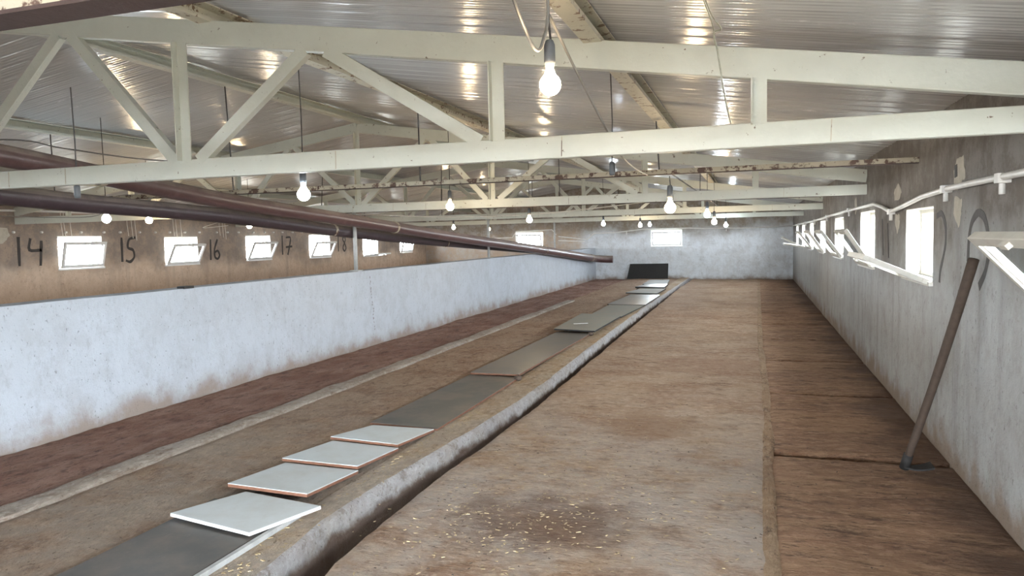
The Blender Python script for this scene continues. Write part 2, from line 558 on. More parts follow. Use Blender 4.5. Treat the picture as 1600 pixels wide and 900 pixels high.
EW = [(-9.64, -8.45, 1.40, 2.02, 18), (-3.92, -2.69, 1.345, 1.985, 9)]
FW = [(-2.6, 0.4, 0.0, 2.3)]

wr = wall('wall_right', XR, 'x', -1, YF - 0.3, YE + 0.3, -0.42, 2.86, [w[:4] for w in RW], MAT['right'])
wl = wall('wall_left', XL, 'x', 1, YF - 0.3, YE + 0.3, -0.42, 2.86, [w[:4] for w in LW], MAT['left'])
we = wall('wall_back', YE, 'y', -1, XL, XR, -0.42, 4.05, [w[:4] for w in EW], MAT['end'])
wf = wall('wall_front', YF, 'y', 1, XL, XR, -0.42, 4.05, FW, MAT['right'])
tag(wr, 'right barn wall, whitewashed below and brown above, with hopper windows')
tag(wl, 'far left outer barn wall of beige plaster with painted numbers')
tag(we, 'end wall of the barn, grey whitewash with two small windows')
tag(wf, 'barn wall behind the viewer with an open doorway')

# low dividing wall under the ridge
mb = MB()
ys = [YF + i * 0.4 for i in range(int((YE - YF) / 0.4) + 1)] + [YE]
top = [LEDGE + 0.012 * noise.noise((y * 0.7, 1, 0)) for y in ys]
fx = [XP + 0.012 * noise.noise((y * 0.5, 5, 0)) for y in ys]
for i in range(len(ys) - 1):
    a, b = ys[i], ys[i + 1]
    s = [(fx[i], a), (fx[i + 1], b)]
    mb.quad([(fx[i], a, -0.2), (fx[i + 1], b, -0.2), (fx[i + 1], b, top[i + 1]), (fx[i], a, top[i])])
    mb.quad([(fx[i], a, top[i]), (fx[i + 1], b, top[i + 1]), (XP - 0.3, b, top[i + 1]), (XP - 0.3, a, top[i])])
    mb.quad([(XP - 0.3, a, top[i]), (XP - 0.3, b, top[i + 1]), (XP - 0.3, b, -0.2), (XP - 0.3, a, -0.2)])
part_wall = mb.build('wall_middle', MAT['partition'])
tag(part_wall, 'low whitewashed dividing wall running the length of the barn', kind='structure')


# ------------------------------------------------------------------ ceiling of ribbed plastic panels
ceil = empty('ceiling', (RIDGE, 13, 3.9), 'sloping ceiling of glossy grey ribbed plastic panels', kind='structure')
PW = 1.15
row = 0
for side in (1, -1):
    y = YF - 0.4
    while y < YE + 0.3:
        n = 84
        dz = random.uniform(-0.004, 0.004)
        tilt = random.uniform(-0.004, 0.004)
        ph = random.uniform(0, 6)
        mb = MB()
        cols = 9
        for j in range(cols):
            x = RIDGE + (XR + 0.15 - RIDGE) * j / (cols - 1) if side > 0 else RIDGE + (XL - 0.15 - RIDGE) * j / (cols - 1)
            for i in range(n + 1):
                q = i / n * (PW + 0.05)
                rib = max(0.0, 1 - abs(((q + 0.115) % 0.23) - 0.115) / 0.018)
                h = -0.0045 * min(1, rib * 1.6) + 0.0016 * math.sin(2 * math.pi * q / 0.055) + 0.007 * noise.noise((x * 0.9, (y + q) * 1.3, 3.0 + side))
                mb.v.append((x, y + q, zroof(x) + h + dz + tilt * (q / PW - 0.5) * 2))
        for j in range(cols - 1):
            for i in range(n):
                a = j * (n + 1) + i
                mb.f.append((a, a + 1, a + n + 2, a + n + 1))
        mb.build('panel', MAT['ceiling'], ceil, smooth=True)
        y += PW

mb = MB()
for x1 in (XR + 0.45, XL - 0.45):
    a, b = (RIDGE, zroof(RIDGE)), (x1, zroof(x1))
    mb.hexa([(a[0], YF - 0.5, a[1] + 0.04), (b[0], YF - 0.5, b[1] + 0.04), (b[0], YE + 0.5, b[1] + 0.04), (a[0], YE + 0.5, a[1] + 0.04),
             (a[0], YF - 0.5, a[1] + 0.1), (b[0], YF - 0.5, b[1] + 0.1), (b[0], YE + 0.5, b[1] + 0.1), (a[0], YE + 0.5, a[1] + 0.1)])
mb.build('light_block_deck', MAT['greywire'], ceil)  # unseen deck added above the panels to stop sky light leaking through gaps

# ------------------------------------------------------------------ floor
floor = empty('floor', (-3, 13, 0), 'stained concrete barn floor of slabs, gutter and curb', kind='structure')


def ysteps(y0, y1, k=1.0):
    r = [y0]
    while r[-1] < y1:
        r.append(min(y1, r[-1] + k * max(0.05, 0.012 * abs(r[-1] + 1))))
    return r


def slab(name, xl, xr, y0, y1, z, mat, nx, amp=0.008, edge=0.02, seed=0, ends=0.012, cz=None, k=1.0):
    """uneven slab, xl/xr functions of y; skirt 0.2 deep"""
    Y = ysteps(y0, y1, k)
    mb = MB()
    for jy, y in enumerate(Y):
        a = xl(y) + edge * noise.noise((y * 1.1, seed, 1)) + edge * 0.4 * noise.noise((y * 6, seed, 2))
        b = xr(y) + edge * noise.noise((y * 1.1, seed, 3)) + edge * 0.4 * noise.noise((y * 6, seed, 4))
        for i in range(nx + 1):
            t = i / nx
            x = a + (b - a) * t
            yy = y
            if jy == 0 or jy == len(Y) - 1:
                yy += ends * noise.noise((x * 3, seed + y, 7)) * 2
            h = amp * noise.noise((x * 1.5, y * 0.9, seed)) + amp * 0.5 * noise.noise((x * 7, y * 7, seed))
            if i in (0, nx) or jy in (0, len(Y) - 1): h -= 0.012
            mb.v.append((x, yy, z + h + (cz(t) if cz else 0)))
    w = nx + 1
    for j in range(len(Y) - 1):
        for i in range(nx):
            a = j * w + i
            mb.f.append((a, a + 1, a + w + 1, a + w))
    # skirt
    ring = [i for i in range(w)] + [j * w + nx for j in range(1, len(Y))] + [(len(Y) - 1) * w + i for i in range(nx - 1, -1, -1)] + [j * w for j in range(len(Y) - 2, 0, -1)]
    n0 = len(mb.v)
    for r in ring:
        x, y, zz = mb.v[r]
        mb.v.append((x, y, z - 0.33))
    for i in range(len(ring)):
        k2 = (i + 1) % len(ring)
        mb.f.append((ring[i], ring[k2], n0 + k2, n0 + i))
    return mb.build(name, mat, floor, smooth=False)


def lerp(tab):
    def f(y):
        if y <= tab[0][0]: return tab[0][1]
        for (a, u), (b, v) in zip(tab, tab[1:]):
            if y <= b: return u + (v - u) * (y - a) / (b - a)
        return tab[-1][1]
    return f


gut_r = lerp([(0, -2.2), (3.4, -2.23), (4.2, -2.27), (5.3, -2.26), (7.5, -2.2), (12, -2.26), (25, -2.36), (30, -2.3)])
curb_r = lerp([(0, -2.5), (3.3, -2.47), (4.0, -2.56), (4.9, -2.52), (6.5, -2.41), (8.1, -2.36), (12.4, -2.44), (18.4, -2.49), (28, -2.42), (30, -2.4)])
curb_l = lambda y: -2.78
joint = lerp([(0, 0.10), (4.6, 0.10), (6.4, 0.12), (8.8, 0.14), (13, 0.11), (20, 0.15), (30, 0.2)])

mb = MB()
mb.box((XL, YF - 0.3, -0.40), (XR, YE, -0.32))
mb.build('base', MAT['earth'], floor)
slab('slab', gut_r, lambda y: joint(y) - 0.02, YF, YE, 0.0, MAT['slab'], 36, 0.010, 0.03, 1, k=1.0)
slab('joint_mortar', lambda y: joint(y) - 0.05, lambda y: joint(y) + 0.04, YF, YE, 0.0, MAT['mortar'], 4, 0.012, 0.02, 71, k=0.7)
edges = [YF, 1.5, 6.38, 8.86, 11.18, 13.38, 15.6, 17.8, 20.0, 22.3, 24.6, 27.0, YE]
for i in range(len(edges) - 1):
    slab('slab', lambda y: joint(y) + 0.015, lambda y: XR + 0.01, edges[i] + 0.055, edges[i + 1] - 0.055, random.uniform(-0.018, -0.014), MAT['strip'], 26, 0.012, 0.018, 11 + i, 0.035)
slab('slab', lambda y: -4.66, curb_l, YF, YE, 0.035, MAT['leftslab'], 24, 0.008, 0.01, 31, 0.012)
slab('dung_strip', lambda y: XP + 0.0, lambda y: -4.86, YF, YE, 0.02, MAT['mud'], 22, 0.022, 0.01, 41)
slab('edge_strip', lambda y: -4.87 + 0.03 * noise.noise((y * 1.9, 2, 0)), lambda y: -4.655, YF, 19.9, 0.062, MAT['edge'], 5, 0.014, 0.05, 51)
slab('slab', lambda y: -4.88, lambda y: -4.65, 19.9, YE, 0.028, MAT['leftslab'], 4, 0.01, 0.01, 55)
slab('slab', lambda y: XL, lambda y: XP - 0.3, YF, YE, 0.0, MAT['leftslab'], 10, 0.008, 0.01, 61, k=4)

# curb: flat top, worn round shoulder, face falling into the gutter
Y = ysteps(YF, YE)
mb = MB()
for y in Y:
    e = curb_r(y) + 0.02 * noise.noise((y * 1.4, 9, 0)) + 0.01 * noise.noise((y * 7, 9, 3))
    h = 0.012 * noise.noise((y * 1.1, 3, 9))
    for x, z in ((-2.79, -0.2), (-2.79, 0.045), ((e - 2.79) / 2, 0.05 + h), (e - 0.035, 0.05 + h), (e - 0.008, 0.038 + h), (e + 0.004, 0.006 + h), (e + 0.02, -0.09), (e + 0.035, -0.34)):
        mb.v.append((x + 0.006 * noise.noise((y * 5, x * 9, z * 9)), y, z))
for j in range(len(Y) - 1):
    for i in range(7):
        a = j * 8 + i
        mb.f.append((a, a + 1, a + 9, a + 8))
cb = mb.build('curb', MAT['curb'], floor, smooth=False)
cb.data.materials.append(MAT['curbtop'])
for p in cb.data.polygons:
    if p.index % 7 in (1, 2): p.material_index = 1

# outside ground
mb = MB()
mb.box((-60, -40, -0.7), (50, 80, -0.45))
og = mb.build('outside_ground', MAT['outside'])
tag(og, 'pale open ground outside the barn windows', kind='structure')


# ------------------------------------------------------------------ windows
wcount = [0]


def window(fixed, axis, inward, u0, u1, z0, z1, tilt, old=False, label='', stay=False):
    wcount[0] += 1
    uc = (u0 + u1) / 2
    base = (fixed, uc, z0) if axis == 'x' else (uc, fixed, z0)
    root = empty('window_%d' % wcount[0], base, label, kind='structure')
    mat = MAT['oldpvc'] if old else MAT['pvc']
    N = Vector((inward, 0, 0)) if axis == 'x' else Vector((0, inward, 0))
    A = Vector((0, 1, 0)) if axis == 'x' else Vector((1, 0, 0))
    Z = Vector((0, 0, 1))
    O = Vector((fixed, 0, 0)) if axis == 'x' else Vector((0, fixed, 0))

    def W(u, z, d): return O + A * u + Z * z + N * d
    # fixed frame, set back in the opening
    mb = MB()
    f, d0, d1 = 0.045, -0.20, -0.13
    for a, b, c, d in ((u0, u1, z0, z0 + f), (u0, u1, z1 - f, z1), (u0, u0 + f, z0 + f, z1 - f), (u1 - f, u1, z0 + f, z1 - f)):
        mb.hexa([W(a, c, d0), W(b, c, d0), W(b, c, d1), W(a, c, d1), W(a, d, d0), W(b, d, d0), W(b, d, d1), W(a, d, d1)])
    mb.build('frame', mat, root, bevel=0.004)
    # sill board
    mb = MB()
    mb.hexa([W(u0 - 0.02, z0 - 0.035, -0.13), W(u1 + 0.02, z0 - 0.035, -0.13), W(u1 + 0.02, z0 - 0.04, 0.035), W(u0 - 0.02, z0 - 0.04, 0.035),
             W(u0 - 0.02, z0, -0.13), W(u1 + 0.02, z0, -0.13), W(u1 + 0.02, z0 - 0.005, 0.035), W(u0 - 0.02, z0 - 0.005, 0.035)])
    mb.build('sill', mat, root)
    # white reveal lining
    mb = MB()
    t = 0.008
    for a, b, c, d in ((u0, u1, z1 - t, z1), (u0, u0 + t, z0, z1), (u1 - t, u1, z0, z1)):
        mb.hexa([W(a, c, -0.13), W(b, c, -0.13), W(b, c, 0.0), W(a, c, 0.0), W(a, d, -0.13), W(b, d, -0.13), W(b, d, 0.0), W(a, d, 0.0)])
    mb.build('lining', mat, root)
    # hopper sash hinged along the bottom edge, tilted into the room
    h = min(0.56, z1 - z0 - 0.08)
    al = math.radians(tilt)
    T = Z * math.cos(al) + N * math.sin(al)
    D = N * math.cos(al) - Z * math.sin(al)
    H0 = W(0, z0 + 0.012, 0.012)
    a0, a1 = u0 + 0.03, u1 - 0.03

    def S(u, t, d): return H0 + A * u + T * t + D * d
    mb = MB()
    f = 0.055
    for a, b, c, d in ((a0, a1, 0, f), (a0, a1, h - f, h), (a0, a0 + f, f, h - f), (a1 - f, a1, f, h - f)):
        mb.hexa([S(a, c, 0), S(b, c, 0), S(b, c, 0.05), S(a, c, 0.05), S(a, d, 0), S(b, d, 0), S(b, d, 0.05), S(a, d, 0.05)])
    for a, b, c, d in ((a0 + f, a1 - f, f, f + .012), (a0 + f, a1 - f, h - f - .012, h - f), (a0 + f, a0 + f + .012, f, h - f), (a1 - f - .012, a1 - f, f, h - f)):
        mb.hexa([S(a, c, 0.014), S(b, c, 0.014), S(b, c, 0.036), S(a, c, 0.036), S(a, d, 0.014), S(b, d, 0.014), S(b, d, 0.036), S(a, d, 0.036)])
    sash = mb.build('sash', mat, root, bevel=0.004)
    mb = MB()
    mb.hexa([S(a0 + f, f, 0.020), S(a1 - f, f, 0.020), S(a1 - f, f, 0.026), S(a0 + f, f, 0.026), S(a0 + f, h - f, 0.020), S(a1 - f, h - f, 0.020), S(a1 - f, h - f, 0.026), S(a0 + f, h - f, 0.026)])
    mb.build('pane', MAT['glass'], sash)
    mb = MB()
    um = (a0 + a1) / 2
    mb.hexa([S(um - .05, h - .04, .05), S(um + .05, h - .04, .05), S(um + .05, h - .04, .075), S(um - .05, h - .04, .075), S(um - .05, h - .015, .05), S(um + .05, h - .015, .05), S(um + .05, h - .015, .075), S(um - .05, h - .015, .075)])
    mb.build('handle', mat, sash)
    if stay:
        mb = MB()
        for u in (a0 + 0.01, a1 - 0.01):
            mb.bar(S(u, h * 0.62, 0.02), W(u, z0 + min(0.36, h * 0.6), -0.13), (0, 0, 1), 0.014, 0.006)
        mb.build('stay', MAT['post'], root)
    # daylight portal in the opening
    ld = bpy.data.lights.new('window_portal', 'AREA')
    ld.shape = 'RECTANGLE'
    ld.size, ld.size_y = u1 - u0, z1 - z0
    ld.cycles.is_portal = True
    lo = bpy.data.objects.new('window_portal', ld)
    COL.objects.link(lo)
    lo.location = W(uc, (z0 + z1) / 2, -0.27)
    lo.rotation_euler = (-N).to_track_quat('Z', 'Y').to_euler()
    return root


nth = ['', '', 'nearest hopper window of the right wall, sash seen at the frame edge', 'second hopper window of the right wall, sash hanging almost flat',
       'third hopper window of the right wall, sash half open', 'fourth hopper window of the right wall, sash half open',
       'fifth hopper window of the right wall', 'sixth hopper window of the right wall', 'seventh hopper window of the right wall, sash lying flat', 'farthest hopper window of the right wall']
for w, l in zip(RW, nth):
    window(XR, 'x', -1, *w, old=True, label=l)
ln = ['', '', '', '', 'left wall window between the numbers 14 and 15', 'left wall window between the numbers 15 and 16', 'left wall window between the numbers 16 and 17',
      'left wall window right of the number 17', 'left wall window beside the grey post, sash lying open', 'farthest left wall window under the brown pipe']
for w, l in zip(LW, ln):
    window(XL, 'x', 1, *w, label=l)
window(YE, 'y', -1, *EW[0], label='end wall window above the brown pipe', stay=False)
window(YE, 'y', -1, *EW[1], label='end wall window above the leaning black sheet', stay=False)
for h in FW:
    ld = bpy.data.lights.new('door_portal', 'AREA')
    ld.shape = 'RECTANGLE'
    ld.size, ld.size_y = h[1] - h[0], h[3] - h[2]
    ld.cycles.is_portal = True
    lo = bpy.data.objects.new('door_portal', ld)
    COL.objects.link(lo)
    lo.location = ((h[0] + h[1]) / 2, YF - 0.27, (h[2] + h[3]) / 2)
    lo.rotation_euler = Vector((0, -1, 0)).to_track_quat('Z', 'Y').to_euler()


# ------------------------------------------------------------------ painted numbers, putty patches, hole on the walls
def stroke(parent, axis_x, pts, w, mat, name, inward):
    """brush stroke as a thin raised ribbon of paint on a wall plane x = axis_x"""
    P = []
    for (a, b) in zip(pts, pts[1:]):
        for k in range(4): P.append((a[0] + (b[0] - a[0]) * k / 4, a[1] + (b[1] - a[1]) * k / 4))
    P.append(pts[-1])
    for _ in range(2):   # soften corners
        P = [P[0]] + [((P[i - 1][0] + 2 * P[i][0] + P[i + 1][0]) / 4, (P[i - 1][1] + 2 * P[i][1] + P[i + 1][1]) / 4) for i in range(1, len(P) - 1)] + [P[-1]]
    mb = MB()
    L, Rr = [], []
    for i, p in enumerate(P):
        a, b = P[max(0, i - 1)], P[min(len(P) - 1, i + 1)]
        tx, tz = b[0] - a[0], b[1] - a[1]
        q = math.hypot(tx, tz) or 1
        ww = w * (0.5 + 0.16 * noise.noise((p[0] * 9, p[1] * 9, 0)))
        L.append((p[0] - tz / q * ww, p[1] + tx / q * ww))
        Rr.append((p[0] + tz / q * ww, p[1] - tx / q * ww))
    x0, x1 = axis_x + inward * 0.0005, axis_x + inward * 0.003
    for i in range(len(P) - 1):
        mb.hexa([(x0, *L[i]), (x0, *Rr[i]), (x0, *Rr[i + 1]), (x0, *L[i + 1]), (x1, *L[i]), (x1, *Rr[i]), (x1, *Rr[i + 1]), (x1, *L[i + 1])])
    return mb.build(name, mat, parent)


NUM = {'14': [[(11.07, 2.03), (11.06, 1.45)], [(11.33, 2.0), (11.26, 1.74), (11.57, 1.76)], [(11.57, 1.95), (11.52, 1.44)]],
       '15': [[(13.61, 2.0), (13.6, 1.44)], [(14.02, 2.0), (13.81, 1.97), (13.76, 1.75), (13.94, 1.72), (13.97, 1.54), (13.83, 1.42), (13.70, 1.47)]],
       '16': [[(16.57, 1.93), (16.55, 1.38)], [(16.84, 1.93), (16.70, 1.66), (16.71, 1.44), (16.83, 1.39), (16.92, 1.50), (16.84, 1.64), (16.72, 1.58)]],
       '17': [[(19.78, 2.02), (19.77, 1.43)], [(19.97, 1.96), (20.24, 1.98), (20.16, 1.72), (20.04, 1.42)], [(19.95, 1.66), (20.29, 1.68)]],
       '18': [[(23.05, 2.0), (23.04, 1.45)], [(23.5, 1.72), (23.32, 1.88), (23.46, 2.0), (23.56, 1.86), (23.32, 1.58), (23.44, 1.43), (23.58, 1.56), (23.48, 1.72)]]}
for k, ss in NUM.items():
    for s in ss: stroke(wl, XL, s, 0.06, MAT['paint_mark'], 'painted_digit', 1)
RN = [[(9.73, 1.92), (9.65, 1.50)], [(9.36, 1.87), (9.28, 1.48)]]
for s in RN: stroke(wr, XR, s, 0.045, MAT['paint_mark'], 'painted_digit', -1)
stroke(wr, XR, [(6.99, 1.90), (6.81, 1.93), (6.68, 1.83), (6.67, 1.68), (6.74, 1.57), (6.84, 1.46), (6.86, 1.36)], 0.05, MAT['faint_mark'], 'painted_digit', -1)
stroke(wr, XR, [(6.02, 1.56), (6.01, 1.72), (5.95, 1.84), (5.79, 1.91), (5.64, 1.87), (5.55, 1.76), (5.53, 1.62), (5.6, 1.50), (5.74, 1.40)], 0.055, MAT['faint_mark'], 'painted_digit', -1)


def blob(parent, x, pts, mat, name, inward, t=0.006, jit=0.012):
    P = []
    for i in range(len(pts)):
        a, b = pts[i], pts[(i + 1) % len(pts)]
        for k in range(4):
            P.append((a[0] + (b[0] - a[0]) * k / 4 + random.uniform(-jit, jit), a[1] + (b[1] - a[1]) * k / 4 + random.uniform(-jit, jit)))
    n = len(P)
    c = (sum(p[0] for p in P) / n, sum(p[1] for p in P) / n)
    mb = MB()
    mb.v = [(x + inward * 0.0005, *p) for p in P] + [(x + inward * t * 0.7, c[0] + (p[0] - c[0]) * 0.9, c[1] + (p[1] - c[1]) * 0.9) for p in P] + [(x + inward * t, *c)]
    for i in range(n):
        k = (i + 1) % n
        mb.f += [(i, k, n + k, n + i), (n + i, n + k, 2 * n)]
    return mb.build(name, mat, parent)


for pts in ([(6.38, 2.31), (6.2, 2.32), (6.13, 2.17), (6.28, 2.11), (6.42, 2.07), (6.47, 2.23)],
            [(6.42, 2.03), (6.22, 2.02), (6.23, 1.9), (6.29, 1.80), (6.45, 1.9)],
            [(8.99, 2.2), (8.77, 2.29), (8.55, 2.18), (8.69, 2.10), (8.95, 2.12)],
            [(8.9, 1.95), (8.66, 1.96), (8.65, 1.85), (8.77, 1.74), (8.91, 1.87)],
            [(12.3, 2.25), (12.1, 2.3), (12.0, 2.1), (12.2, 2.02)]):
    blob(wr, XR, pts, MAT['putty'], 'putty_patch', -1)
blob(wr, XR - 0.006, [(6.42, 2.27), (6.34, 2.275), (6.33, 2.18), (6.41, 2.175)], MAT['black'], 'socket_hole', -1, 0.004, 0.003)
blob(wl, XL, [(10.3, 2.25), (10.85, 2.2), (10.9, 2.05), (10.75, 1.9), (10.3, 1.85)], MAT['putty'], 'putty_patch', 1)
for (y, z) in ((26.2, 1.1), (26.5, 1.12), (26.8, 1.1)): pass
# long crack and chips on the dividing wall
for k in range(16):
    z = 1.2 - k * 0.06 + random.uniform(-.015, .015)
    y = 11.27 + k * 0.008 + random.uniform(-.02, .02)
    stroke(part_wall, XP + 0.008, [(y, z), (y + random.uniform(-.015, .015), z - random.uniform(.02, .05))], random.uniform(0.015, 0.035), MAT['chip'], 'plaster_chip', 1)

# ------------------------------------------------------------------ roof trusses
TZ, TH_B = 2.342, 0.135          # bottom chord centre height and depth


def ztop(x):                     # centre line of the top chords
    return 2.52 + 0.149 * (XR - x) if x > RIDGE else 2.52 + 0.149 * (x - XL)


def make_truss(y, label):
    r = empty('roof_truss', (RIDGE, y, TZ), label, 'roof truss', 'cream steel roof trusses')
    m = MAT['cream']
    mb = MB()
    mb.bar((XL, y, TZ), (XR, y, TZ), (0, 1, 0), 0.07, TH_B)
    mb.build('bottom_chord', m, r, bevel=0.006)
    for x1 in (XR, XL):
        mb = MB()
        mb.bar((RIDGE, y, ztop(RIDGE)), (x1, y, ztop(x1)), (0, 1, 0), 0.07, 0.168)
        mb.build('top_chord', m, r, bevel=0.006)
    posts = [0, 2.34, 4.7, 6.23]
    tops = [1.25, 3.42]
    zb = TZ + TH_B / 2
    for sgn in (1, -1):
        for i, d in enumerate(posts):
            if i == 0 and sgn < 0: continue
            x = RIDGE + sgn * d
            mb = MB()
            mb.angle((x, y - 0.03, zb - 0.01), (x, y - 0.03, ztop(x) - 0.078), (-1, 0, 0), 0.085, 0.06, 0.008)
            mb.build('post', m, r)
        for xb, xt in ((0.06, 1.20), (2.24, 1.32), (2.44, 3.34), (4.58, 3.50)):
            a = (RIDGE + sgn * xb, y - 0.036, zb - 0.01)
            t = RIDGE + sgn * xt
            b = (t, y - 0.036, ztop(t) - 0.075)
            mb = MB()
            mb.angle(a, b, (1, 0, 0), 0.085, 0.055, 0.008)
            mb.build('diagonal', m, r)
    # butt-weld seams on the chord face
    for d in (-0.12, 0.62, 1.2, 3.55, 5.1, 6.6):
        mb = MB()
        x = RIDGE + d
        mb.bar((x, y - 0.037, TZ - 0.06), (x + 0.004, y - 0.037, TZ + 0.06), (1, 0, 0), 0.004, 0.003)
        mb.build('weld_seam', MAT['rusty'], r)
    return r


make_truss(4.45, 'nearest cream steel roof truss, its chords crossing the whole picture')
make_truss(11.05, 'second cream roof truss from the viewer, king post over the dividing wall')
make_truss(17.65, 'third cream roof truss from the viewer')
make_truss(24.2, 'farthest cream roof truss before the end wall')

# ------------------------------------------------------------------ purlins
for x, l, rot, mt in ((-0.9, 'rust-speckled cream purlin sloping above the nearest lit bulb', 0, 'cream_rust'), (-3.65, 'cream purlin between the ridge and the rusty right purlin', 0, 'cream_rust'),
                      (-6.1, 'cream ridge purlin at the peak of the ceiling', 0, 'cream'), (-8.95, 'cream purlin on the left slope of the ceiling', 0, 'cream'), (-11.6, 'lowest cream purlin on the far left slope', 0, 'cream')):
    z = zroof(x) - 0.018
    r = empty('purlin', (x, 13, z - 0.075), l, 'purlin', 'lengthwise roof purlins')
    mb = MB()
    # channel profile: web, bottom flange, lip
    ys = (YF, YE)
    for (xa, xb, za, zb) in ((x - 0.055, x + 0.055, z - 0.135, z - 0.127), (x - 0.055, x - 0.047, z - 0.127, z - 0.012), (x - 0.047, x + 0.055, z - 0.02, z - 0.012), (x + 0.047, x + 0.055, z - 0.127, z - 0.105)):
        mb.box((xa, ys[0], za), (xb, ys[1], zb))
    mb.build('channel', MAT[mt], r)

# ------------------------------------------------------------------ rusty tie beams on hanger rods
for y, l in ((1.16, 'rusty tie beam at the top left picture corner'), (7.75, 'rusty tie beam hung between the first and second trusses'),
             (14.3, 'rusty tie beam hung between the second and third trusses'), (20.9, 'rusty tie beam hung between the third and fourth trusses')):
    zc = 2.43 if y > 2 else 2.302
    r = empty('tie_beam', (RIDGE, y, zc), l, 'tie beam', 'rusty tie beams')
    mb = MB()
    w = 0.055 if y > 2 else 0.085
    mb.box((XL, y - w / 2, zc - w / 2 + 0.008), (XR, y - w / 2 + 0.007, zc + w / 2))
    mb.build('upright_flange', MAT['rusty'], r)
    mb = MB()
    mb.box((XL, y - w / 2, zc - w / 2), (XR, y + w / 2, zc - w / 2 + 0.008))
    mb.build('bottom_flange', MAT['rust'], r)
    if y > 2:
        for x in (-0.93, -3.6, -6.12, -8.97, -11.6):
            mb = MB()
            mb.tube([(x + random.uniform(-.03, .03), y, zc), (x, y + random.uniform(-.1, .1), zroof(x) - 0.13)], 0.008, 6)
            mb.build('hanger_rod', MAT['wire'], r)

# ------------------------------------------------------------------ columns on the dividing wall
for y, l in ((11.05, 'grey steel post on the dividing wall behind the brown pipe'), (17.65, 'second grey post on the dividing wall, under the third truss'),
             (24.2, 'farthest dark post on the dividing wall')):
    r = empty('support_post', (XP - 0.08, y, LEDGE), l, 'post', 'posts on the dividing wall')
    mb = MB()
    mb.tube([(XP - 0.12, y, LEDGE), (XP - 0.12, y, TZ - TH_B / 2)], 0.032, 12)
    mb.build('shaft', MAT['post'], r, smooth=True)
    mb = MB()
    mb.box((XP - 0.2, y - 0.08, LEDGE - 0.005), (XP - 0.04, y + 0.08, LEDGE + 0.016))
    mb.build('base_plate', MAT['post'], r)

# ------------------------------------------------------------------ big brown pipes
def pipe(name, pts, rad, label, clamps, mat='pipe', rad2=None):
    r = empty(name, pts[0], label, 'pipe', 'brown pipes above the dividing wall')
    P = []
    pts = [Vector(p) for p in pts]
    for i in range(len(pts) - 1):
        p0, p1, p2, p3 = pts[max(0, i - 1)], pts[i], pts[i + 1], pts[min(len(pts) - 1, i + 2)]
        for k in range(5):
            t = k / 5
            P.append(0.5 * ((2 * p1) + (p2 - p0) * t + (2 * p0 - 5 * p1 + 4 * p2 - p3) * t * t + (3 * p1 - p0 - 3 * p2 + p3) * t ** 3))
    P.append(pts[-1])
    mb = MB()
    rr = [rad + ((rad2 or rad) - rad) * max(0, (p.y - 11) / 18) for p in P]
    mb.tube(P, rr, 20)
    mb.build('pipe_run', MAT[mat], r, smooth=False).data.polygons.foreach_set('use_smooth', [True] * (20 * (len(P) - 1)) + [False] * 2)
    for k in clamps:
        a, b = P[k], P[k + 1]
        t = (b - a).normalized()
        mb = MB()
        mb.tube([a - t * 0.03, a + t * 0.03], rr[k] + 0.008, 20)
        mb.build('coupling', MAT['rusty'], r, smooth=False)
    return r


pipe('brown_pipe', [(-5.98, 0.5, 2.79), (-5.98, 3, 2.66), (-5.98, 4.67, 2.58), (-5.98, 7.42, 2.315), (-5.98, 10.58, 2.112), (-5.98, 14.23, 1.861), (-5.97, 21.62, 1.40), (-5.93, 27.6, 1.0), (-5.9, 28.9, 0.91), (-5.55, 29.3, 0.865), (-5.3, 29.35, 0.86)], 0.095,
     'thick brown pipe along the near side of the dividing wall, descending to the end wall', (12, 22, 30, 36), 'pipe', 0.14)
pipe('brown_pipe', [(-6.46, 0.5, 2.62), (-6.46, 5.0, 2.29), (-6.46, 7.93, 2.165), (-6.46, 11.3, 1.94), (-6.46, 15.2, 1.73), (-6.46, 22.0, 1.40)], 0.095,
     'second dark brown pipe behind the grey post, lying lower and further left', (4, 14, 20), 'pipe_dark')

# ------------------------------------------------------------------ white water pipe on the right wall, conduits on the end wall
wp = empty('water_pipe', (XR - 0.04, 9, 2.05), 'white water pipe running along the right wall above the windows', 'pipe')
mb = MB()
mb.tube([(1.41, -3.5, 2.1), (1.41, 2, 2.1), (1.41, 4.78, 2.095), (1.41, 5.78, 2.10), (1.41, 6.48, 2.10), (1.41, 7.39, 2.08), (1.41, 8.27, 2.025), (1.41, 8.8, 1.995), (1.41, 9.0, 1.995), (1.41, 9.52, 2.06), (1.41, 10.14, 2.115), (1.41, 11.62, 2.11), (1.41, 15.24, 2.09), (1.41, 19, 2.05), (1.41, 27, 2.03), (1.41, 30.3, 2.01)], 0.022, 10)
mb.build('pipe_run', MAT['whitepipe'], wp, smooth=True)
for y, z in ((1.9, 2.1), (5.15, 2.09), (6.52, 2.10), (8.92, 1.99), (12.58, 2.11), (16.2, 2.085), (19.3, 2.05), (22.6, 2.04), (25.9, 2.03)):
    mb = MB()
    mb.tube([(1.41, y, z + 0.02), (1.41, y, z - 0.095)], 0.018, 8)
    mb.build('stub', MAT['whitepipe'], wp, smooth=True)
    mb = MB()
    mb.box((1.375, y - 0.035, z - 0.03), (XR, y + 0.035, z + 0.03))
    mb.build('clip', MAT['whitepipe'], wp, bevel=0.004)

